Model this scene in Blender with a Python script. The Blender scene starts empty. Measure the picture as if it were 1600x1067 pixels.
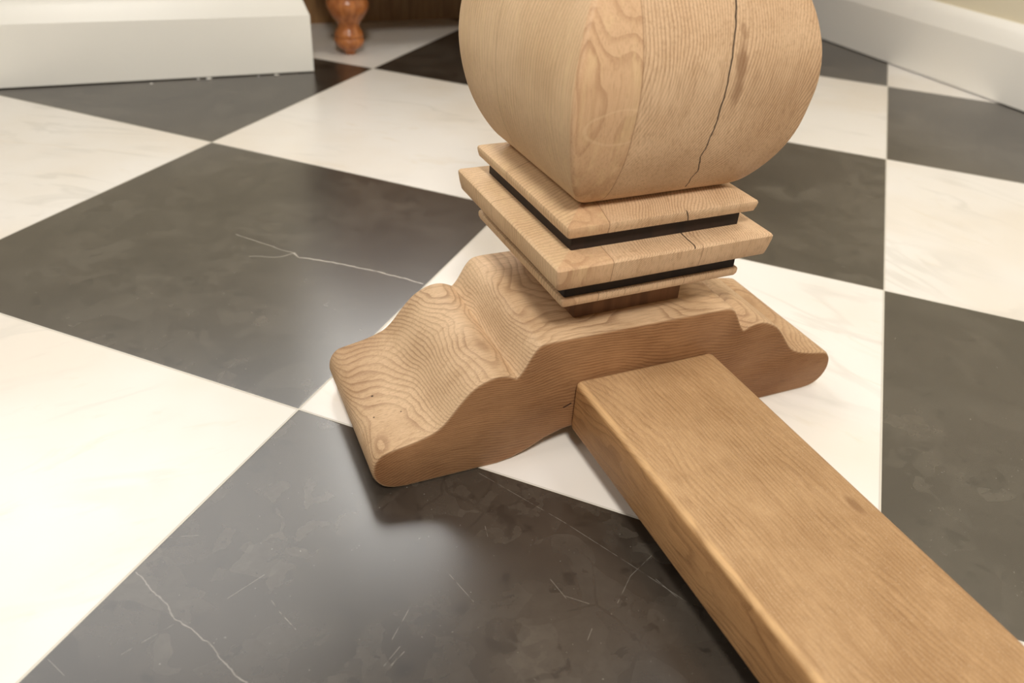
import bpy, bmesh, math, random
from mathutils import Matrix, Vector, noise

sc = bpy.context.scene
COL = sc.collection

# ------------------------------------------------------------------ camera
cam_d = bpy.data.cameras.new('camera')
cam = bpy.data.objects.new('camera', cam_d)
COL.objects.link(cam)
cam_d.sensor_fit = 'HORIZONTAL'
cam_d.sensor_width = 36.0
cam_d.lens = 36.0 * 1253.18 / 1600.0
cam_d.clip_start = 0.02
cam_d.clip_end = 50
M = Matrix(((0.9178424598, 0.1752728232, -0.3561525746),
            (-0.3928409449, 0.5297729202, -0.7516758910),
            (0.0569316339, 0.8298313627, 0.5551024217))).to_4x4()
M.translation = Vector((-0.40587, -0.65009, 0.56011))
cam.matrix_world = M
cam_d.dof.use_dof = True
cam_d.dof.focus_distance = 0.80
cam_d.dof.aperture_fstop = 5.0
sc.camera = cam

# ------------------------------------------------------------------ exposure, world, large lights
sc.view_settings.view_transform = 'Standard'
sc.view_settings.look = 'None'
sc.view_settings.gamma = 1.0
sc.view_settings.use_curve_mapping = False
sc.view_settings.exposure = 0.0
W = bpy.data.worlds.new('world')
sc.world = W
W.use_nodes = True
W.node_tree.nodes['Background'].inputs[0].default_value = (1.0, 0.95, 0.88, 1)
W.node_tree.nodes['Background'].inputs[1].default_value = 0.12


def area(name, loc, target, sx, sy, power, color):
    d = bpy.data.lights.new(name, 'AREA')
    d.shape = 'RECTANGLE'
    d.size, d.size_y = sx, sy
    d.energy = power
    d.color = color
    o = bpy.data.objects.new(name, d)
    COL.objects.link(o)
    o.location = loc
    o.rotation_euler = (Vector(target) - Vector(loc)).to_track_quat('-Z', 'Y').to_euler()
    return o


GLOW_PANEL_POWER = (6.3, 2.1)    # emission of two unseen glowing panels added on the far walls
area('fill_light_near', (-0.60, -1.40, 2.0), (0.0, -0.35, 0.15), 0.35, 0.35, 44, (1.0, 0.96, 0.89))  # unseen lamp added to light the front faces and stretcher
area('ceiling_light_left', (-1.9, 0.0, 2.3), (-0.4, 0.0, 0.0), 0.5, 0.5, 10, (1.0, 0.96, 0.89))
area('fill_light_right', (1.05, -0.1, 2.4), (1.1, 0.3, 0.0), 0.6, 0.6, 15, (1.0, 0.95, 0.88))  # unseen lamp added to brighten the right wall and skirting


# ------------------------------------------------------------------ helpers
def tag(o, label=None, cat=None, group=None, kind=None):
    for k, v in (('label', label), ('category', cat), ('group', group), ('kind', kind)):
        if v:
            o[k] = v
    return o


def obj(name, bm, mat, parent=None, angle=35):
    me = bpy.data.meshes.new(name)
    bmesh.ops.recalc_face_normals(bm, faces=bm.faces)
    bm.to_mesh(me)
    bm.free()
    me.materials.append(mat)
    for p in me.polygons:
        p.use_smooth = True
    me.set_sharp_from_angle(angle=math.radians(angle))
    o = bpy.data.objects.new(name, me)
    COL.objects.link(o)
    if parent:
        o.parent = parent
    return o


def empty(name, loc, rz=0.0):
    o = bpy.data.objects.new(name, None)
    COL.objects.link(o)
    o.location = loc
    o.rotation_euler = (0, 0, rz)
    o.empty_display_size = 0.1
    return o


def box(bm, x0, x1, y0, y1, z0, z1, bev=0.0, seg=3):
    v = [bm.verts.new((x, y, z)) for z in (z0, z1) for y in (y0, y1) for x in (x0, x1)]
    fs = [bm.faces.new([v[i] for i in q]) for q in
          ((0, 2, 3, 1), (4, 5, 7, 6), (0, 1, 5, 4), (2, 6, 7, 3), (0, 4, 6, 2), (1, 3, 7, 5))]
    if bev:
        es = list({e for f in fs for e in f.edges})
        bmesh.ops.bevel(bm, geom=es, offset=bev, segments=seg, profile=0.5, affect='EDGES')
    return bm


def loft_square(prof, rad, n=5, sx=1.0, wobble=0.0):
    """prof: list of (half_width, z); square section with rounded vertical corners."""
    bm = bmesh.new()
    rings = []
    for h, z in prof:
        r = min(rad, h * 0.9)
        pts = []
        for q, (cx, cy) in enumerate(((1, 1), (-1, 1), (-1, -1), (1, -1))):
            for k in range(n + 1):
                a = math.radians(90 * q + 90 * k / n)
                pts.append((cx * (h - r) + r * math.cos(a), cy * (h - r) + r * math.sin(a)))
        # subdivide straight sides so the wobble reads
        full = []
        for i, p in enumerate(pts):
            full.append(p)
            if i % (n + 1) == n:
                q_ = pts[(i + 1) % len(pts)]
                for s in range(1, 8):
                    full.append((p[0] + (q_[0] - p[0]) * s / 8, p[1] + (q_[1] - p[1]) * s / 8))
        ring = []
        for x, y in full:
            w = wobble * noise.noise(Vector((x * 14, y * 14, z * 30))) if wobble else 0
            k = 1 + w / max(h, 1e-4)
            ring.append(bm.verts.new((x * sx * k, y * k, z)))
        rings.append(ring)
    for a, b in zip(rings, rings[1:]):
        m = len(a)
        for i in range(m):
            bm.faces.new((a[i], a[(i + 1) % m], b[(i + 1) % m], b[i]))
    bm.faces.new(rings[0][::-1])
    bm.faces.new(rings[-1])
    return bm


def lathe(prof, n=40, loc=(0, 0, 0)):
    bm = bmesh.new()
    rings = []
    for r, z in prof:
        rings.append([bm.verts.new((loc[0] + r * math.cos(2 * math.pi * i / n),
                                    loc[1] + r * math.sin(2 * math.pi * i / n), loc[2] + z)) for i in range(n)])
    for a, b in zip(rings, rings[1:]):
        for i in range(n):
            bm.faces.new((a[i], a[(i + 1) % n], b[(i + 1) % n], b[i]))
    bm.faces.new(rings[0][::-1])
    bm.faces.new(rings[-1])
    return bm


def catmull(pts, sub):
    out = []
    n = len(pts)
    for i in range(n - 1):
        p0, p1, p2, p3 = pts[max(i - 1, 0)], pts[i], pts[i + 1], pts[min(i + 2, n - 1)]
        for s in range(sub):
            t = s / sub
            out.append(tuple(0.5 * (2 * b + (c - a) * t + (2 * a - 5 * b + 4 * c - d) * t * t
                                    + (-a + 3 * b - 3 * c + d) * t ** 3) for a, b, c, d in zip(p0, p1, p2, p3)))
    out.append(tuple(pts[-1]))
    return out


# ------------------------------------------------------------------ node helper
class NT:
    def __init__(s, name):
        s.mat = bpy.data.materials.new(name)
        s.mat.use_nodes = True
        s.t = s.mat.node_tree
        s.b = s.t.nodes['Principled BSDF']

    def node(s, typ, **kw):
        n = s.t.nodes.new(typ)
        for k, v in kw.items():
            setattr(n, k, v)
        return n

    def put(s, sock, v):
        if v is None:
            return
        if isinstance(v, bpy.types.NodeSocket):
            s.t.links.new(v, sock)
        else:
            if isinstance(v, (tuple, list)) and sock.type == 'RGBA' and len(v) == 3:
                v = (*v, 1)
            sock.default_value = v

    def m(s, op, a, b=None, c=None, clamp=False):
        n = s.node('ShaderNodeMath', operation=op)
        n.use_clamp = clamp
        for i, v in enumerate((a, b, c)):
            s.put(n.inputs[i], v)
        return n.outputs[0]

    def vm(s, op, a, b=None, out=0):
        n = s.node('ShaderNodeVectorMath', operation=op)
        s.put(n.inputs[0], a)
        s.put(n.inputs[1], b)
        return n.outputs[out]

    def scale(s, a, k):
        n = s.node('ShaderNodeVectorMath', operation='SCALE')
        s.put(n.inputs[0], a)
        s.put(n.inputs['Scale'], k)
        return n.outputs[0]

    def xyz(s, x, y, z):
        n = s.node('ShaderNodeCombineXYZ')
        for i, v in enumerate((x, y, z)):
            s.put(n.inputs[i], v)
        return n.outputs[0]

    def sep(s, v):
        n = s.node('ShaderNodeSeparateXYZ')
        s.put(n.inputs[0], v)
        return n.outputs

    def noise(s, vec, scale=5, detail=3, rough=0.5, dist=0.0):
        n = s.node('ShaderNodeTexNoise')
        s.put(n.inputs['Vector'], vec)
        s.put(n.inputs['Scale'], scale)
        s.put(n.inputs['Detail'], detail)
        s.put(n.inputs['Roughness'], rough)
        s.put(n.inputs['Distortion'], dist)
        return n.outputs[0]

    def ramp(s, v, lo, hi, a=0.0, b=1.0, smooth=True):
        n = s.node('ShaderNodeMapRange')
        n.interpolation_type = 'SMOOTHSTEP' if smooth else 'LINEAR'
        for k, x in zip(('Value', 'From Min', 'From Max', 'To Min', 'To Max'), (v, lo, hi, a, b)):
            s.put(n.inputs[k], x)
        return n.outputs[0]

    def mix(s, f, a, b, blend='MIX'):
        n = s.node('ShaderNodeMix', data_type='RGBA', blend_type=blend)
        s.put(n.inputs[0], f)
        s.put(n.inputs[6], a)
        s.put(n.inputs[7], b)
        return n.outputs[2]

    def mixf(s, f, a, b):
        n = s.node('ShaderNodeMix', data_type='FLOAT')
        s.put(n.inputs[0], f)
        s.put(n.inputs[2], a)
        s.put(n.inputs[3], b)
        return n.outputs[0]

    def seg(s, P, a, b, w, soft=0.4):
        """mask of a thin line from a to b (vectors) of half width w."""
        A, B = Vector(a), Vector(b)
        ab = B - A
        pa = s.vm('SUBTRACT', P, tuple(A))
        h = s.m('DIVIDE', s.vm('DOT_PRODUCT', pa, tuple(ab), out=1), ab.length_squared, clamp=True)
        q = s.vm('SUBTRACT', pa, s.scale(tuple(ab), h))
        d = s.vm('LENGTH', q, out=1)
        return s.ramp(d, w * soft, w, 1.0, 0.0)

    def poly(s, P, pts, w):
        r = None
        for a, b in zip(pts, pts[1:]):
            k = s.seg(P, a, b, w)
            r = k if r is None else s.m('MAXIMUM', r, k)
        return r

    def bump(s, h, strength, dist=0.001):
        n = s.node('ShaderNodeBump')
        s.put(n.inputs['Height'], h)
        n.inputs['Strength'].default_value = strength
        n.inputs['Distance'].default_value = dist
        s.t.links.new(n.outputs[0], s.b.inputs['Normal'])


def srgb(r, g, b):
    return tuple((c / 255 / 12.92) if c / 255 <= 0.04045 else ((c / 255 + 0.055) / 1.055) ** 2.4 for c in (r, g, b))


# ------------------------------------------------------------------ materials
WOOD_L = srgb(218, 186, 149)
WOOD_M = srgb(184, 149, 112)
WOOD_D = srgb(122, 82, 50)


def wood(name, layer, fibre=(1, 1, 0.06), line=0.45, extra=None, tint=None, dust=0.0):
    """layer(n, P, x, y, z) -> ring phase; fibre: coordinate scale of the fine streaks."""
    n = NT(name)
    P = n.node('ShaderNodeTexCoord').outputs['Object']
    x, y, z = n.sep(P)
    ph = layer(n, P, x, y, z)
    fr = n.m('FRACT', ph)
    ring = n.m('MULTIPLY', n.ramp(fr, 0.42, 0.93), n.ramp(fr, 0.93, 1.0, 1.0, 0.0))
    mod = n.ramp(n.noise(P, 14, 2), 0.3, 0.7, 0.35, 1.0)
    ring = n.m('MULTIPLY', ring, mod)
    F = n.vm('MULTIPLY', P, fibre)
    fb = n.noise(F, 900, 3, 0.6)
    fb2 = n.noise(F, 160, 3, 0.6)
    big = n.noise(P, 7, 4, 0.55)
    c = n.mix(n.ramp(big, 0.3, 0.72), tint[0] if tint else WOOD_L, tint[1] if tint else WOOD_M)
    c = n.mix(n.m('MULTIPLY', ring, line), c, tint[2] if tint else WOOD_D)
    c = n.mix(n.ramp(fb, 0.45, 0.75, 0.0, 0.42), c, srgb(120, 84, 52))
    c = n.mix(n.ramp(fb2, 0.5, 0.8, 0.0, 0.35), c, srgb(150, 112, 74))
    sp = n.noise(P, 1500, 1)
    c = n.mix(n.ramp(sp, 0.60, 0.75, 0.0, 0.5), c, srgb(226, 200, 168))
    h = n.m('ADD', n.m('MULTIPLY', ring, -0.5), n.m('MULTIPLY', fb, 0.6))
    if extra:
        c, dh = extra(n, P, x, y, z, c)
        if dh is not None:
            h = n.m('ADD', h, n.m('MULTIPLY', dh, -3.0))
    n.put(n.b.inputs['Base Color'], c)
    n.put(n.b.inputs['Roughness'], n.ramp(big, 0.2, 0.8, 0.5, 0.62))
    n.b.inputs['Specular IOR Level'].default_value = 0.3
    n.bump(h, 0.55, 0.0006)
    return n.mat


# foot: flat lying growth rings, warped, so the carved top shows contour lines
def foot_layer(n, P, x, y, z):
    w = n.noise(P, 6.5, 1, 0.4)
    w2 = n.noise(P, 24, 2, 0.5)
    L = n.m('ADD', n.m('MULTIPLY', z, 1.0), n.m('MULTIPLY', w, 0.075))
    L = n.m('ADD', L, n.m('MULTIPLY', w2, 0.006))
    L = n.m('ADD', L, n.m('MULTIPLY', y, 0.10))
    return n.m('MULTIPLY', L, 330.0)


def foot_extra(n, P, x, y, z, c):
    k = None
    for px, py, pz, r in ((-0.255, -0.008, 0.051, 0.0016), (-0.247, -0.071, 0.051, 0.0014),
                          (-0.262, -0.040, 0.050, 0.0012), (-0.236, -0.046, 0.055, 0.0010)):
        d = n.vm('DISTANCE', P, (px, py, pz), out=1)
        q = n.ramp(d, r * 0.5, r, 1.0, 0.0)
        k = q if k is None else n.m('MAXIMUM', k, q)
    # split at the joint with the stretcher
    s = n.poly(P, [(-0.0795, -0.0943, 0.056), (-0.075, -0.0943, 0.0575), (-0.072, -0.0943, 0.059)], 0.0013)
    k = n.m('MAXIMUM', k, s)
    # the sawn side faces are tinted darker and browner than the carved top
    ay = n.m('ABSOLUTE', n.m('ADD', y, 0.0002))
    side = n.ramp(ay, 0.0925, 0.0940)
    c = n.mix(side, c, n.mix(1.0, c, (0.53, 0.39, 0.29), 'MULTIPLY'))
    c = n.mix(n.m('MULTIPLY', k, 0.9), c, srgb(52, 32, 20))
    return c, k


M_FOOT = wood('oiled_foot_wood', foot_layer, fibre=(0.05, 1, 1), line=0.55, extra=foot_extra)


# pedestal: staves glued side by side, upright grain
SEAM = -0.0615


def col_layer(n, P, x, y, z):
    w = n.noise(n.vm('MULTIPLY', P, (1, 1, 0.35)), 16, 2, 0.5)
    w2 = n.noise(P, 50, 2, 0.5)
    # quarter sawn stave
    B = n.m('ADD', n.m('MULTIPLY', x, 330.0), n.m('MULTIPLY', z, -55.0))
    zz = n.m('SUBTRACT', z, 0.40)
    B = n.m('ADD', B, n.m('MULTIPLY', n.m('MULTIPLY', zz, zz), 900.0))
    B = n.m('ADD', B, n.m('MULTIPLY', w, 9.0))
    # flat sawn corner stave
    xa = n.m('ADD', x, 0.085)
    side = n.m('LESS_THAN', x, y)
    A2 = n.m('ADD', n.m('MULTIPLY', y, 210.0), n.m('MULTIPLY', w, 5.0))
    A = n.m('ADD', n.m('MULTIPLY', y, 75.0), n.m('MULTIPLY', n.m('MULTIPLY', xa, xa), 1500.0))
    A = n.m('ADD', A, n.m('MULTIPLY', z, 16.0))
    A = n.m('ADD', A, n.m('MULTIPLY', w, 10.0))
    A = n.m('ADD', A, n.m('MULTIPLY', w2, 0.7))
    return n.mixf(n.m('GREATER_THAN', x, SEAM), n.mixf(side, A, A2), B)


def col_extra(n, P, x, y, z, c):
    front = n.m('LESS_THAN', y, 0.0)
    stA = n.m('LESS_THAN', x, SEAM)
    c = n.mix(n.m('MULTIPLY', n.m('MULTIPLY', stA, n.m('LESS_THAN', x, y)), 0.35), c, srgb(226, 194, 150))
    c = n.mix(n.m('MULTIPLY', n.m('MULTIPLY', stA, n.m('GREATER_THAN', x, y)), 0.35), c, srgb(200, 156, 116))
    # vertical streaks on the side stave
    st = n.noise(n.vm('MULTIPLY', P, (1, 1, 0.04)), 120, 3, 0.6)
    c = n.mix(n.m('MULTIPLY', stA, n.ramp(st, 0.5, 0.72, 0, 0.35)), c, srgb(226, 198, 150))
    # glue seams
    s1 = n.ramp(n.m('ABSOLUTE', n.m('SUBTRACT', x, SEAM)), 0.0002, 0.0007, 1, 0)
    s2 = n.ramp(n.m('ABSOLUTE', n.m('SUBTRACT', y, 0.028)), 0.0002, 0.0006, 1, 0)
    s2 = n.m('MULTIPLY', s2, stA)
    s3 = n.ramp(n.m('ABSOLUTE', n.m('SUBTRACT', x, 0.034)), 0.0002, 0.0006, 1, 0)
    s3 = n.m('MULTIPLY', s3, n.m('LESS_THAN', z, 0.245))
    seam = n.m('MAXIMUM', n.m('MAXIMUM', s1, s2), s3)
    c = n.mix(n.m('MULTIPLY', seam, 0.55), c, srgb(112, 74, 44))
    # crack, in the x-z plane of the front face, running on into the collar plates
    wob = n.m('MULTIPLY', n.m('SUBTRACT', n.noise(P, 90, 2), 0.5), 0.0032)
    Q = n.xyz(n.m('ADD', x, wob), 0.0, z)
    pts = [(0.026, 0.445), (0.0245, 0.430), (0.0225, 0.412), (0.0205, 0.392), (0.0200, 0.367), (0.0195, 0.345)]
    pts = [(a, 0, b) for a, b in pts]
    ck = n.poly(Q, pts, 0.0010)
    pts2 = [(a, 0, b) for a, b in [(0.0195, 0.345), (0.018, 0.328), (0.0165, 0.317), (0.0205, 0.308), (0.0235, 0.300),
                                  (0.021, 0.292), (0.0235, 0.280)]]
    ck2 = n.poly(Q, pts2, 0.0008)
    pts3 = [(a, 0, b) for a, b in [(0.020, 0.262), (0.024, 0.250), (0.020, 0.241), (0.026, 0.236), (0.025, 0.231)]]
    ck3 = n.poly(Q, pts3, 0.0008)
    ck = n.m('MULTIPLY', n.m('MAXIMUM', ck, n.m('MAXIMUM', ck2, ck3)), front)
    # brown resin stain beside the crack
    d = n.vm('LENGTH', n.vm('MULTIPLY', n.vm('SUBTRACT', n.xyz(x, 0, z), (0.0325, 0, 0.393)), (1 / 0.006, 0, 1 / 0.035)),
             out=1)
    d = n.m('ADD', d, n.m('MULTIPLY', n.m('SUBTRACT', n.noise(P, 60, 2), 0.5), 1.4))
    stn = n.m('MULTIPLY', n.ramp(d, 0.3, 1.2, 0.6, 0.0), front)
    c = n.mix(stn, c, srgb(118, 78, 46))
    # pale outlined knot on the corner stave
    K = n.vm('MULTIPLY', n.vm('SUBTRACT', n.xyz(x, 0, z), (-0.073, 0, 0.353)), (1 / 0.034, 0, 1 / 0.0145))
    kd = n.vm('LENGTH', K, out=1)
    kd = n.m('ADD', kd, n.m('MULTIPLY', n.m('SUBTRACT', n.noise(P, 40, 1), 0.5), 0.35))
    kr = n.ramp(n.m('ABSOLUTE', n.m('SUBTRACT', kd, 1.0)), 0.02, 0.10, 1, 0)
    kr = n.m('MULTIPLY', n.m('MULTIPLY', kr, stA), front)
    c = n.mix(n.m('MULTIPLY', kr, 0.32), c, srgb(226, 196, 156))
    c = n.mix(n.m('MULTIPLY', ck, 0.95), c, srgb(34, 20, 12))
    return c, ck


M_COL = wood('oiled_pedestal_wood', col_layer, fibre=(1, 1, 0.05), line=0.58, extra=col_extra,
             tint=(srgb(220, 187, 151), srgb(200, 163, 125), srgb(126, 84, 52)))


def beam_layer(n, P, x, y, z):
    w = n.noise(n.vm('MULTIPLY', P, (1, 0.25, 1)), 14, 2, 0.5)
    w2 = n.noise(n.vm('MULTIPLY', P, (1, 0.4, 1)), 45, 2, 0.5)
    L = n.m('ADD', n.m('MULTIPLY', x, 230.0), n.m('MULTIPLY', y, 14.0))
    L = n.m('ADD', L, n.m('MULTIPLY', z, 70.0))
    L = n.m('ADD', L, n.m('MULTIPLY', w, 14.0))
    return n.m('ADD', L, n.m('MULTIPLY', w2, 1.6))


def beam_extra(n, P, x, y, z, c):
    d = n.vm('LENGTH', n.vm('MULTIPLY', n.vm('SUBTRACT', P, (0.074, -0.330, 0.090)), (1 / 0.006, 1 / 0.014, 1 / 0.03)),
             out=1)
    c = n.mix(n.ramp(d, 0.4, 1.1, 0.55, 0.0), c, srgb(118, 80, 48))
    mot = n.noise(n.vm('MULTIPLY', P, (1, 0.5, 1)), 60, 5, 0.7)
    c = n.mix(n.ramp(mot, 0.5, 0.70, 0.0, 0.20), c, srgb(216, 178, 134))
    c = n.mix(n.ramp(mot, 0.5, 0.30, 0.0, 0.18), c, srgb(136, 98, 60))
    ed = n.vm('LENGTH', n.vm('SUBTRACT', n.xyz(x, 0, z), (-0.0680, 0, 0.0868)), out=1)
    wr = n.m('MULTIPLY', n.ramp(ed, 0.0012, 0.0050, 0.75, 0.0), n.ramp(n.noise(P, 30, 3), 0.3, 0.6, 0.4, 1.0))
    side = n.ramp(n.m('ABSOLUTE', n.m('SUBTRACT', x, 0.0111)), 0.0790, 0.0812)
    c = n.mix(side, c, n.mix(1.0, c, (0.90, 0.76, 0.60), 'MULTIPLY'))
    c = n.mix(wr, c, srgb(226, 184, 132))
    return c, None


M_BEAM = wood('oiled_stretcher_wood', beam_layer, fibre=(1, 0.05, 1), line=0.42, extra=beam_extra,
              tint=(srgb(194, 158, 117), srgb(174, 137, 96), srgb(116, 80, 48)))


def lathe_layer(n, P, x, y, z):
    return n.m('ADD', n.m('MULTIPLY', x, 120.0), n.m('MULTIPLY', n.noise(P, 12, 2), 8.0))


def copper_wood(name, cols, rough):
    n = NT(name)
    P = n.node('ShaderNodeTexCoord').outputs['Object']
    f = n.noise(n.vm('MULTIPLY', P, (1, 1, 0.1)), 90, 3)
    n.put(n.b.inputs['Base Color'], n.mix(n.ramp(f, 0.3, 0.7), cols[0], cols[1]))
    n.b.inputs['Roughness'].default_value = rough
    return n.mat


M_LEG = copper_wood('varnished_turned_wood', (srgb(186, 118, 66), srgb(150, 86, 42)), 0.28)
M_DARK = copper_wood('dark_cabinet_wood', (srgb(150, 112, 70), srgb(124, 90, 54)), 0.5)


def paint(name, col, rough=0.45):
    n = NT(name)
    P = n.node('ShaderNodeTexCoord').outputs['Object']
    f = n.noise(P, 3, 2)
    n.put(n.b.inputs['Base Color'], n.mix(n.ramp(f, 0.3, 0.7, 0, 0.05), col, srgb(220, 212, 196)))
    n.b.inputs['Roughness'].default_value = rough
    n.bump(n.noise(P, 260, 2), 0.05, 0.0003)
    return n.mat


M_SKIRT = paint('satin_white_paint', srgb(250, 247, 239), 0.35)
M_WALL = paint('cream_wall_paint', srgb(232, 222, 196), 0.7)


def floor_mat():
    n = NT('checkered_marble_tiles')
    P = n.node('ShaderNodeTexCoord').outputs['Object']
    x, y, z = n.sep(P)
    c = math.sqrt(0.5)
    S = 0.6
    gi = n.m('ADD', n.m('MULTIPLY', n.m('SUBTRACT', x, y), c / S), c * 3.463)
    gj = n.m('ADD', n.m('MULTIPLY', n.m('ADD', x, y), c / S), -c * 2.393)
    fi, fj = n.m('FLOOR', gi), n.m('FLOOR', gj)
    par = n.m('PINGPONG', n.m('ADD', fi, fj), 1.0)                 # 1 = dark tile
    dark = n.m('GREATER_THAN', par, 0.5)
    ei = n.m('PINGPONG', gi, 0.5)
    ej = n.m('PINGPONG', gj, 0.5)
    e = n.m('MINIMUM', ei, ej)
    joint = n.ramp(e, 0.0010, 0.0018, 1, 0)
    lip = n.m('MULTIPLY', n.ramp(e, 0.0018, 0.0034, 1, 0), n.m('SUBTRACT', 1.0, joint))
    wn = n.node('ShaderNodeTexWhiteNoise', noise_dimensions='2D')
    n.put(wn.inputs['Vector'], n.xyz(fi, fj, 0))
    rnd = wn.outputs['Color']
    rv = wn.outputs['Value']
    T = n.vm('ADD', P, n.scale(rnd, 7.0))
    # dark limestone
    w = n.scale(n.vm('SUBTRACT', n.node_color_noise(T, 9), (0.5, 0.5, 0.5)), 0.10)
    Tw = n.vm('ADD', T, w)
    big = n.noise(T, 5, 3)
    v = n.node('ShaderNodeTexVoronoi', feature='F1')
    n.put(v.inputs['Vector'], Tw)
    v.inputs['Scale'].default_value = 24
    cell = n.sep(v.outputs['Color'])[0]
    v2 = n.node('ShaderNodeTexVoronoi', feature='DISTANCE_TO_EDGE')
    n.put(v2.inputs['Vector'], Tw)
    v2.inputs['Scale'].default_value = 15
    ve = n.ramp(v2.outputs['Distance'], 0.0, 0.035, 1, 0)
    vmask = n.ramp(n.noise(T, 8, 3), 0.48, 0.66)
    dk = n.mix(n.ramp(big, 0.3, 0.7), srgb(46, 40, 34), srgb(60, 53, 46))
    dk = n.mix(n.m('MULTIPLY', cell, n.ramp(n.noise(T, 6, 2), 0.40, 0.58, 0.0, 0.6)), dk, srgb(84, 78, 70))
    dk = n.mix(n.m('MULTIPLY', n.m('MULTIPLY', ve, vmask), 0.45), dk, srgb(36, 31, 27))
    blot = n.noise(n.vm('MULTIPLY', Tw, (1, 1.8, 1)), 26, 4, 0.6)
    dk = n.mix(n.ramp(blot, 0.62, 0.70, 0.0, 0.60), dk, srgb(26, 22, 19))
    v3 = n.node('ShaderNodeTexVoronoi', feature='F1')
    n.put(v3.inputs['Vector'], n.vm('ADD', T, n.scale(n.vm('SUBTRACT', n.node_color_noise(T, 30), (0.5, 0.5, 0.5)), 0.035)))
    v3.inputs['Scale'].default_value = 48
    cell3 = n.sep(v3.outputs['Color'])[1]
    dk = n.mix(n.m('MULTIPLY', n.ramp(cell3, 0.45, 1.0), n.ramp(n.noise(T, 9, 2), 0.40, 0.58, 0.0, 0.34)), dk, srgb(92, 85, 76))
    mk = n.noise(n.vm('ADD', T, n.scale(n.node_color_noise(T, 14), 0.03)), 34, 3, 0.55)
    dk = n.mix(n.ramp(mk, 0.60, 0.68, 0.0, 0.55), dk, srgb(28, 24, 21))
    dk = n.mix(n.ramp(n.noise(T, 60, 3, 0.7), 0.35, 0.7, 0.0, 0.3), dk, srgb(50, 44, 39))
    spk = n.noise(T, 420, 1)
    dk = n.mix(n.ramp(spk, 0.79, 0.81, 0.0, 0.3), dk, srgb(200, 195, 185))

    # veins and scratches read off the photograph (x, y on the floor)
    def wobbly(amp, sc_):
        o = n.scale(n.vm('SUBTRACT', n.node_color_noise(P, sc_), (0.5, 0.5, 0.5)), amp)
        return n.vm('MULTIPLY', n.vm('ADD', P, o), (1, 1, 0))
    Pw = wobbly(0.007, 60)
    Pf = n.vm('MULTIPLY', P, (1, 1, 0))
    vein = n.m('MULTIPLY', n.poly(Pw, VEIN_A, 0.0017), 0.9)
    vein = n.m('MAXIMUM', vein, n.m('MULTIPLY', n.poly(Pw, VEIN_A2, 0.0013), 0.45))
    vein = n.m('MAXIMUM', vein, n.m('MULTIPLY', n.poly(Pw, VEIN_B, 0.0008), 0.38))
    sx = None
    for a, b in SCRATCHES:
        k = n.seg(Pf, a, b, 0.0004)
        sx = k if sx is None else n.m('MAXIMUM', sx, k)
    brk = n.ramp(n.noise(P, 90, 2), 0.35, 0.55)
    vein = n.m('MULTIPLY', vein, n.ramp(n.noise(P, 40, 2), 0.25, 0.5, 0.35, 1.0))
    dk = n.mix(n.m('MULTIPLY', n.m('MAXIMUM', vein, n.m('MULTIPLY', n.m('MULTIPLY', sx, brk), 0.28)), 0.75),
               dk, srgb(205, 198, 186))

    # white marble with soft smoky veins, turned tile by tile
    rot = n.node('ShaderNodeVectorRotate', rotation_type='Z_AXIS')
    n.put(rot.inputs['Vector'], T)
    n.put(rot.inputs['Angle'], n.m('MULTIPLY', rv, 6.28))
    R = n.vm('MULTIPLY', rot.outputs[0], (1, 3.0, 1))
    n1 = n.noise(R, 3.5, 4, 0.5, 0.6)
    line = n.m('ABSOLUTE', n.m('SUBTRACT', n1, 0.5))
    wt = n.mix(n.ramp(n.noise(T, 3.5, 3), 0.35, 0.7), srgb(240, 236, 231), srgb(234, 226, 215))
    wt = n.mix(n.m('MULTIPLY', n.ramp(line, 0.0, 0.05, 1, 0), n.ramp(n.noise(T, 4, 2), 0.45, 0.68, 0.0, 0.30)), wt,
               srgb(196, 192, 184))
    wt = n.mix(n.ramp(n.noise(R, 9, 4, 0.6, 1.0), 0.58, 0.75, 0, 0.28), wt, srgb(222, 208, 184))
    col = n.mix(dark, wt, dk)
    col = n.mix(n.m('MULTIPLY', lip, n.mixf(dark, 0.32, 0.6)), col, srgb(60, 55, 48))
    col = n.mix(joint, col, srgb(214, 208, 194))
    n.put(n.b.inputs['Base Color'], col)
    n.put(n.b.inputs['Roughness'], n.m('ADD', n.mixf(dark, 0.24, 0.27), n.m('MULTIPLY', joint, 0.4)))
    n.put(n.b.inputs['Specular IOR Level'], n.mixf(dark, 0.5, 1.0))
    n.put(n.b.inputs['IOR'], n.mixf(dark, 1.45, 1.56))
    h = n.m('MULTIPLY', n.m('MAXIMUM', joint, n.m('MULTIPLY', lip, 0.5)), -1.0)
    n.bump(h, 0.3, 0.0006)
    return n.mat


def node_color_noise(s, vec, scale):
    nn = s.node('ShaderNodeTexNoise')
    s.put(nn.inputs['Vector'], vec)
    nn.inputs['Scale'].default_value = scale
    nn.inputs['Detail'].default_value = 3
    return nn.outputs['Color']


NT.node_color_noise = node_color_noise


def U(u, v, z=0.0):
    """tile units measured on the floor -> metres, origin under the pedestal."""
    return (0.6 * (u - 0.535), -0.6 * (v - 2.928), 0.6 * z)


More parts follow.
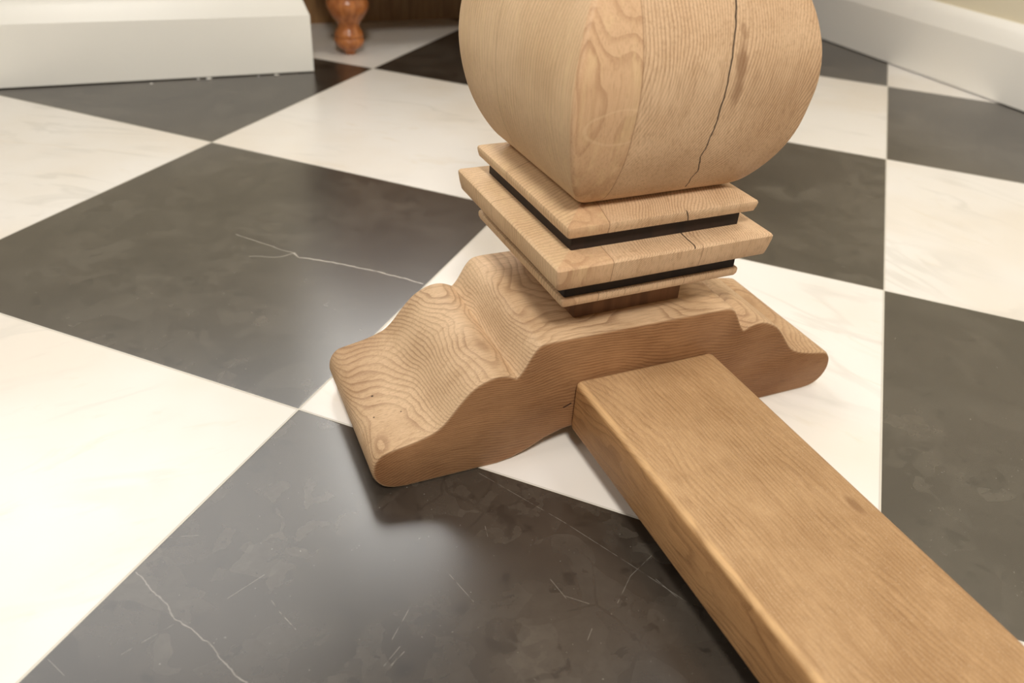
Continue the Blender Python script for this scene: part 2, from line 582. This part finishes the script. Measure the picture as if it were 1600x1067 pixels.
VEIN_A = [(-0.2583, 0.4204, 0.0), (-0.2535, 0.4065, 0.0), (-0.2275, 0.3903, 0.0), (-0.208, 0.3742, 0.0), (-0.1925, 0.3615, 0.0), (-0.1734, 0.3456, 0.0), (-0.1528, 0.3255, 0.0), (-0.1291, 0.3046, 0.0), (-0.1085, 0.2811, 0.0)]
VEIN_A2 = [(-0.3296, 0.5067, 0.0), (-0.2965, 0.4659, 0.0), (-0.2735, 0.4376, 0.0), (-0.2583, 0.4204, 0.0), (-0.2862, 0.4165, 0.0), (-0.3198, 0.4309, 0.0)]
VEIN_B = [(-0.4906, -0.1147, 0.0), (-0.4807, -0.1377, 0.0), (-0.4704, -0.1574, 0.0), (-0.4635, -0.1766, 0.0), (-0.4526, -0.1917, 0.0), (-0.4422, -0.2082, 0.0), (-0.432, -0.2315, 0.0), (-0.4194, -0.2537, 0.0)]
SCRATCHES = [((-0.5041, -0.195, 0.0), (-0.4652, -0.1805, 0.0)), ((-0.4231, -0.1697, 0.0), (-0.3909, -0.1554, 0.0)), ((-0.3897, -0.1843, 0.0), (-0.385, -0.199, 0.0)), ((-0.385, -0.199, 0.0), (-0.3764, -0.2193, 0.0)), ((-0.1734, -0.0976, 0.0), (-0.1209, -0.1889, 0.0)), ((-0.1209, -0.1889, 0.0), (-0.0852, -0.2594, 0.0)), ((-0.0852, -0.2594, 0.0), (-0.0597, -0.3133, 0.0)), ((-0.1184, -0.2891, 0.0), (-0.0934, -0.2678, 0.0)), ((-0.0934, -0.2678, 0.0), (-0.0632, -0.2542, 0.0)), ((-0.243, -0.2083, 0.0), (-0.2329, -0.2446, 0.0)), ((-0.1587, -0.2655, 0.0), (-0.1419, -0.281, 0.0)), ((-0.3075, -0.2563, 0.0), (-0.2827, -0.2294, 0.0)), ((-0.3194, -0.2764, 0.0), (-0.303, -0.2643, 0.0)), ((-0.3173, -0.2796, 0.0), (-0.3011, -0.27, 0.0)), ((-0.3139, -0.2785, 0.0), (-0.3083, -0.2734, 0.0)), ((-0.2112, 0.1244, 0.0), (-0.2296, 0.1593, 0.0)), ((-0.1924, -0.1687, 0.0), (-0.1949, -0.1813, 0.0)), ((-0.1597, -0.3125, 0.0), (-0.1511, -0.3041, 0.0)), ((-0.0737, -0.2789, 0.0), (-0.0664, -0.3037, 0.0)), ((-0.5551, -0.1803, 0.0), (-0.5437, -0.1991, 0.0)), ((-0.4658, -0.0833, 0.0), (-0.4383, -0.0902, 0.0)), ((-0.1616, -0.2461, 0.0), (-0.1576, -0.2694, 0.0))]
CRUMBS = [(-0.141, 0.748, 0.0022, 'small white crumb furthest left along the left skirting board'), (0.061, 0.731, 0.004, 'largest white crumb against the left skirting board'), (0.025, 0.724, 0.002, 'tiny white crumb just left of the largest one'), (0.246, 0.726, 0.0018, 'faint white crumb between the largest crumb and the board end'), (0.314, 0.731, 0.0032, 'white crumb nearest the end of the left skirting board')]
M_FLOOR = floor_mat()

# ------------------------------------------------------------------ the setting
bm = bmesh.new()
bmesh.ops.create_grid(bm, x_segments=8, y_segments=8, size=4.0)
tag(obj('floor', bm, M_FLOOR), kind='structure')

Y_L = -0.6 * (0.712 - 2.928)        # front of the left skirting
X_L = 0.6 * (0.465 - 0.535)         # its outer corner
X_R = 0.6 * (3.143 - 0.535)         # front of the right skirting
Y_B = -0.6 * (-0.10 - 2.928)        # foot of the dark back panel
SK = [(0.0, 0.0025), (0.0, 0.1290), (0.0060, 0.1450), (0.0118, 0.1605), (0.018, 0.172),
      (0.0235, 0.179), (0.0262, 0.1822), (0.0285, 0.1828), (0.031, 0.1815), (0.0325, 0.179), (0.036, 0.179)]


def sweep(path, prof):
    """path: list of ((x, y), (ox, oy)) where the offset moves the profile back into the wall."""
    bm = bmesh.new()
    rows = [[bm.verts.new((p[0] + o[0] * d, p[1] + o[1] * d, z)) for d, z in prof] for p, o in path]
    for a, b in zip(rows, rows[1:]):
        for i in range(len(prof) - 1):
            bm.faces.new((a[i], a[i + 1], b[i + 1], b[i]))
    for r in (rows[0], rows[-1]):
        # close the ends down to the floor at the back
        q = bm.verts.new((r[-1].co.x, r[-1].co.y, prof[0][1]))
        bm.faces.new(r + [q])
    return bm


bm = sweep([((-3.4, Y_L), (0, 1)), ((X_L, Y_L), (-1, 1)), ((X_L, Y_B + 0.10), (-1, 0))], SK)
tag(obj('baseboard_left', bm, M_SKIRT, angle=14), kind='structure')
bm = sweep([((X_R, -3.4), (1, 0)), ((X_R, Y_B + 0.10), (1, 0))], SK)
tag(obj('baseboard_right', bm, M_SKIRT, angle=14), kind='structure')
bm = bmesh.new()
box(bm, -3.4, X_L - 0.034, Y_L + 0.034, Y_B + 0.3, 0, 2.5)
tag(obj('wall_left', bm, M_WALL), kind='structure')
bm = bmesh.new()
box(bm, X_R + 0.034, X_R + 0.16, -3.4, Y_B + 0.3, 0, 2.5)
tag(obj('wall_right', bm, M_WALL), kind='structure')
bm = bmesh.new()
box(bm, X_L - 0.034, X_R + 0.034, Y_B + 0.10, Y_B + 0.3, 0, 2.5)
tag(obj('wall_back', bm, M_WALL), kind='structure')

M_PANES = []
for k, pw in enumerate(GLOW_PANEL_POWER):
    n = NT('added_glow_pane')
    n.b.inputs['Base Color'].default_value = (0.8, 0.8, 0.8, 1)
    n.b.inputs['Emission Color'].default_value = (1.0, 0.98, 0.95, 1)
    n.b.inputs['Emission Strength'].default_value = pw
    M_PANES.append(n.mat)
for nm, WX0, WX1, WZ0, WZ1, WY in (('glow_panel_1', 0.02, 0.68, 0.96, 2.42, Y_B + 0.10),
                                  ('glow_panel_2', -1.75, -0.20, 0.90, 2.30, Y_L + 0.034)):
    glow = empty(nm, ((WX0 + WX1) / 2, WY, WZ0))  # unseen lit panel, added for back light and floor reflections
    tag(glow, kind='structure')
    wcx, wcy, wcz = glow.location
    bm = bmesh.new()
    for x0, x1, z0, z1 in ((WX0 - 0.06, WX0, WZ0 - 0.06, WZ1 + 0.06), (WX1, WX1 + 0.06, WZ0 - 0.06, WZ1 + 0.06),
                           (WX0, WX1, WZ0 - 0.06, WZ0), (WX0, WX1, WZ1, WZ1 + 0.06)):
        box(bm, x0 - wcx, x1 - wcx, -0.03, 0.0, z0 - wcz, z1 - wcz, 0.003)
    obj('glow_panel_frame', bm, M_SKIRT, glow)
    bm = bmesh.new()
    box(bm, WX0 - wcx, WX1 - wcx, -0.012, -0.002, 0, WZ1 - wcz)
    obj('glow_panel_pane', bm, M_PANES[nm == 'glow_panel_2'], glow)

# ------------------------------------------------------------------ cabinet on turned legs, in the alcove
lx, ly, _ = U(0.670, 0.467)
cab = empty('cabinet', (lx + 0.45, ly + 0.15, 0))
tag(cab, 'dark brown wooden cabinet on turned copper-brown leg, behind the table base', 'cabinet')
X0, Y0 = cab.location.x, cab.location.y
CX1 = 1.25 + lx
bm = bmesh.new()
box(bm, lx - 0.06 - X0, CX1 - X0, ly - 0.06 - Y0, Y_B - 0.002 - Y0, 0.19, 0.86, 0.004)
obj('body', bm, M_DARK, cab)
bm = bmesh.new()
box(bm, lx - 0.06 - X0, CX1 - X0, Y_B - Y0, Y_B + 0.03 - Y0, 0.0, 0.86)
obj('back_panel', bm, M_DARK, cab)
LEGP = [(0.0105, 0.0), (0.0135, 0.002), (0.0145, 0.008), (0.022, 0.013), (0.031, 0.0195), (0.0365, 0.028),
        (0.0385, 0.035), (0.0375, 0.0405), (0.0345, 0.043), (0.036, 0.0455), (0.0365, 0.050), (0.034, 0.056),
        (0.0295, 0.063), (0.0272, 0.070), (0.0275, 0.076), (0.031, 0.082), (0.039, 0.092), (0.0465, 0.103),
        (0.0515, 0.114), (0.053, 0.123), (0.0515, 0.131), (0.047, 0.138), (0.047, 0.142), (0.050, 0.144),
        (0.050, 0.152), (0.043, 0.155), (0.034, 0.165), (0.034, 0.1895)]
for x_ in (lx, CX1 - 0.06):
    bm = lathe(LEGP, 48, (x_ - X0, ly - Y0, 0))
    obj('leg', bm, M_LEG, cab, 50)

# ------------------------------------------------------------------ the table base
table = empty('table_base', (0, 0, 0))
tag(table, 'oiled pale wooden table base with onion-shaped pedestal, carved foot and long stretcher', 'table')

# foot: carved profile in tile units (u, z), mirrored about u = 0.5335
half = [(0.5335, 0.046), (0.430, 0.046), (0.405, 0.043), (0.372, 0.032), (0.340, 0.015), (0.312, 0.005), (0.285, 0.0),
        (0.125, 0.0), (0.104, 0.003), (0.087, 0.011), (0.0755, 0.025), (0.0705, 0.042), (0.0725, 0.060),
        (0.0790, 0.072), (0.0900, 0.0805), (0.1120, 0.0855), (0.1350, 0.0900), (0.1560, 0.0960), (0.1745, 0.1040),
        (0.1860, 0.1130), (0.1970, 0.1260), (0.2090, 0.1420), (0.2220, 0.1575), (0.2350, 0.1700), (0.2500, 0.1790),
        (0.2660, 0.1850), (0.2820, 0.1865), (0.2970, 0.1835), (0.3110, 0.1765)]
step = [(0.3110, 0.1765), (0.3180, 0.1850), (0.3255, 0.1980), (0.3330, 0.2120), (0.3400, 0.2220), (0.3480, 0.2290),
        (0.3580, 0.2320), (0.3720, 0.2330), (0.5335, 0.2330)]


def dens(pts):
    return catmull(pts, 4)


base = half[:8]                                   # underside, kept as drawn
curve = dens(half[7:]) + dens(step[:-1])[1:] + [step[-1]]
L_side = base[:-1] + curve
pts = [(u - 0.5335, z) for u, z in L_side]
mir = [(-u, z) for u, z in pts[::-1]]
loop = pts + mir[1:-1]
YF, YR = -0.6 * (3.0855 - 2.928), 0.6 * (2.928 - 2.772)
NY = 14
bm = bmesh.new()
rows = []
SH = 0.6 * (0.5335 - 0.535)
RB = 0.0042
ys = [(YF, RB), (YF + RB * 0.3, RB * 0.3), (YF + RB, 0.0)]
ys += [(YF + RB + (YR - YF - 2 * RB) * k / NY, 0.0) for k in range(1, NY)]
ys += [(YR - RB, 0.0), (YR - RB * 0.3, RB * 0.3), (YR, RB)]
P2 = [Vector((a * 0.6 + SH, b * 0.6)) for a, b in loop]
n_ = len(P2)
nrm = []
for i in range(n_):
    t = (P2[(i + 1) % n_] - P2[i - 1]).normalized()
    nrm.append(Vector((t.y, -t.x)))
# make the normals point inward
ar = sum(P2[i].x * P2[(i + 1) % n_].y - P2[(i + 1) % n_].x * P2[i].y for i in range(n_))
sg = -1 if ar > 0 else 1
rings = []
for y_, ins in ys:
    ring = []
    for p, q in zip(P2, nrm):
        c_ = p + q * sg * ins
        wz = 0.0009 * noise.noise(Vector((p.x * 18, y_ * 22, p.y * 18))) if p.y > 0.03 else 0
        ring.append(bm.verts.new((c_.x, y_, max(c_.y + wz, 0.0 if ins == 0 else 0.0))))
    rings.append(ring)
for a, b in zip(rings, rings[1:]):
    for i in range(n_):
        bm.faces.new((a[i], b[i], b[(i + 1) % n_], a[(i + 1) % n_]))
bm.faces.new(rings[0])
bm.faces.new(rings[-1][::-1])
obj('foot', bm, M_FOOT, table, 28)

# stretcher
bm = bmesh.new()
bx0, bx1 = 0.6 * (0.417 - 0.535), 0.6 * (0.690 - 0.535)
box(bm, bx0, bx1, -1.75, YF - 0.0006, 0.027, 0.0890, 0.0065, 4)
o = obj('stretcher', bm, M_BEAM, table, 28)

M_GAP_SHADE = copper_wood('gap_shade_wood', (srgb(44, 27, 16), srgb(30, 18, 11)), 0.7)  # shade of the gaps between collar plates, put into the colour

# pedestal pieces share one frame so that the glued staves run through all of them
PZ = math.radians(0.97)
PO = (0.0, 0.003, 0.0)


def ped(name, prof, rad, mat=M_COL, wob=0.0, ang=35):
    pr = [(h * 0.6, z * 0.6) for h, z in prof]
    o = obj(name, loft_square(pr, rad, 5, 0.976, wob), mat, table, ang)
    o.location = PO
    o.rotation_euler = (0, 0, PZ)
    return o


M_NECK = copper_wood('shade_darkened_neck_wood', (srgb(132, 92, 60), srgb(104, 70, 44)), 0.6)  # shade beneath the collar is painted into the neck block colour
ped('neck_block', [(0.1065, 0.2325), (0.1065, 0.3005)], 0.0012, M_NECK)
ped('collar_plate', [(0.100, 0.2983), (0.150, 0.2985), (0.1640, 0.2990), (0.1675, 0.3010), (0.1697, 0.3060), (0.1700, 0.3120),
                     (0.1692, 0.3145), (0.1670, 0.3155), (0.108, 0.3160)], 0.0025, wob=0.0004)
ped('shade_spacer', [(0.1640, 0.3158), (0.1640, 0.3500)], 0.002, M_GAP_SHADE)
ped('collar_plate', [(0.108, 0.3488), (0.170, 0.3490), (0.1935, 0.3492), (0.1950, 0.3515), (0.1975, 0.3640), (0.1995, 0.3790),
                     (0.1995, 0.3835), (0.1975, 0.3862), (0.1940, 0.3875), (0.110, 0.3960)], 0.0022, wob=0.0005)
ped('shade_spacer', [(0.1570, 0.3860), (0.1570, 0.4185)], 0.002, M_GAP_SHADE)
ped('collar_plate', [(0.110, 0.4178), (0.160, 0.4180), (0.1690, 0.4180), (0.1715, 0.4195), (0.1735, 0.4270), (0.1745, 0.4330),
                     (0.1735, 0.4360), (0.1700, 0.4380), (0.150, 0.4450), (0.120, 0.4540)], 0.0022, wob=0.0004)
bulb = [(0.118, 0.4500), (0.1290, 0.4515), (0.1345, 0.4545), (0.1490, 0.4650), (0.1630, 0.4820), (0.1770, 0.5060),
        (0.1880, 0.5320), (0.1965, 0.5620), (0.2020, 0.5950), (0.2045, 0.6300), (0.2025, 0.6620), (0.1965, 0.6900),
        (0.1870, 0.7170), (0.1740, 0.7430), (0.1580, 0.7700), (0.1400, 0.7980), (0.1220, 0.8250), (0.1060, 0.8500),
        (0.0950, 0.8750), (0.0900, 0.9000), (0.0900, 0.9300)]
bulb = bulb[:2] + catmull(bulb[2:], 3)
ped('pedestal_bulb', bulb, 0.0045, wob=0.0010, ang=50)
ped('collar_plate', [(0.150, 0.9290), (0.1700, 0.9300), (0.1740, 0.9340), (0.1740, 0.9450), (0.1700, 0.9490),
                     (0.150, 0.9500)], 0.0025)
ped('top_block', [(0.120, 0.9490), (0.1200, 1.0300)], 0.003)

# ------------------------------------------------------------------ crumbs of plaster by the left skirting
rnd = random.Random(4)
for (u_, v_, s_, lab) in CRUMBS:
    bm = bmesh.new()
    bmesh.ops.create_icosphere(bm, subdivisions=2, radius=1.0)
    for v in bm.verts:
        k = 1 + 0.4 * noise.noise(v.co * 1.7 + Vector((rnd.random() * 9, 0, 0)))
        v.co = Vector((v.co.x * s_ * k * 1.6, v.co.y * s_ * k, s_ * 0.45 * (v.co.z * k + 0.9)))
        v.co.z = max(v.co.z, 0.0)
    o = obj('plaster_crumb', bm, M_SKIRT)
    o.location = U(u_, v_)
    tag(o, lab, 'debris', 'plaster crumbs by the left skirting')
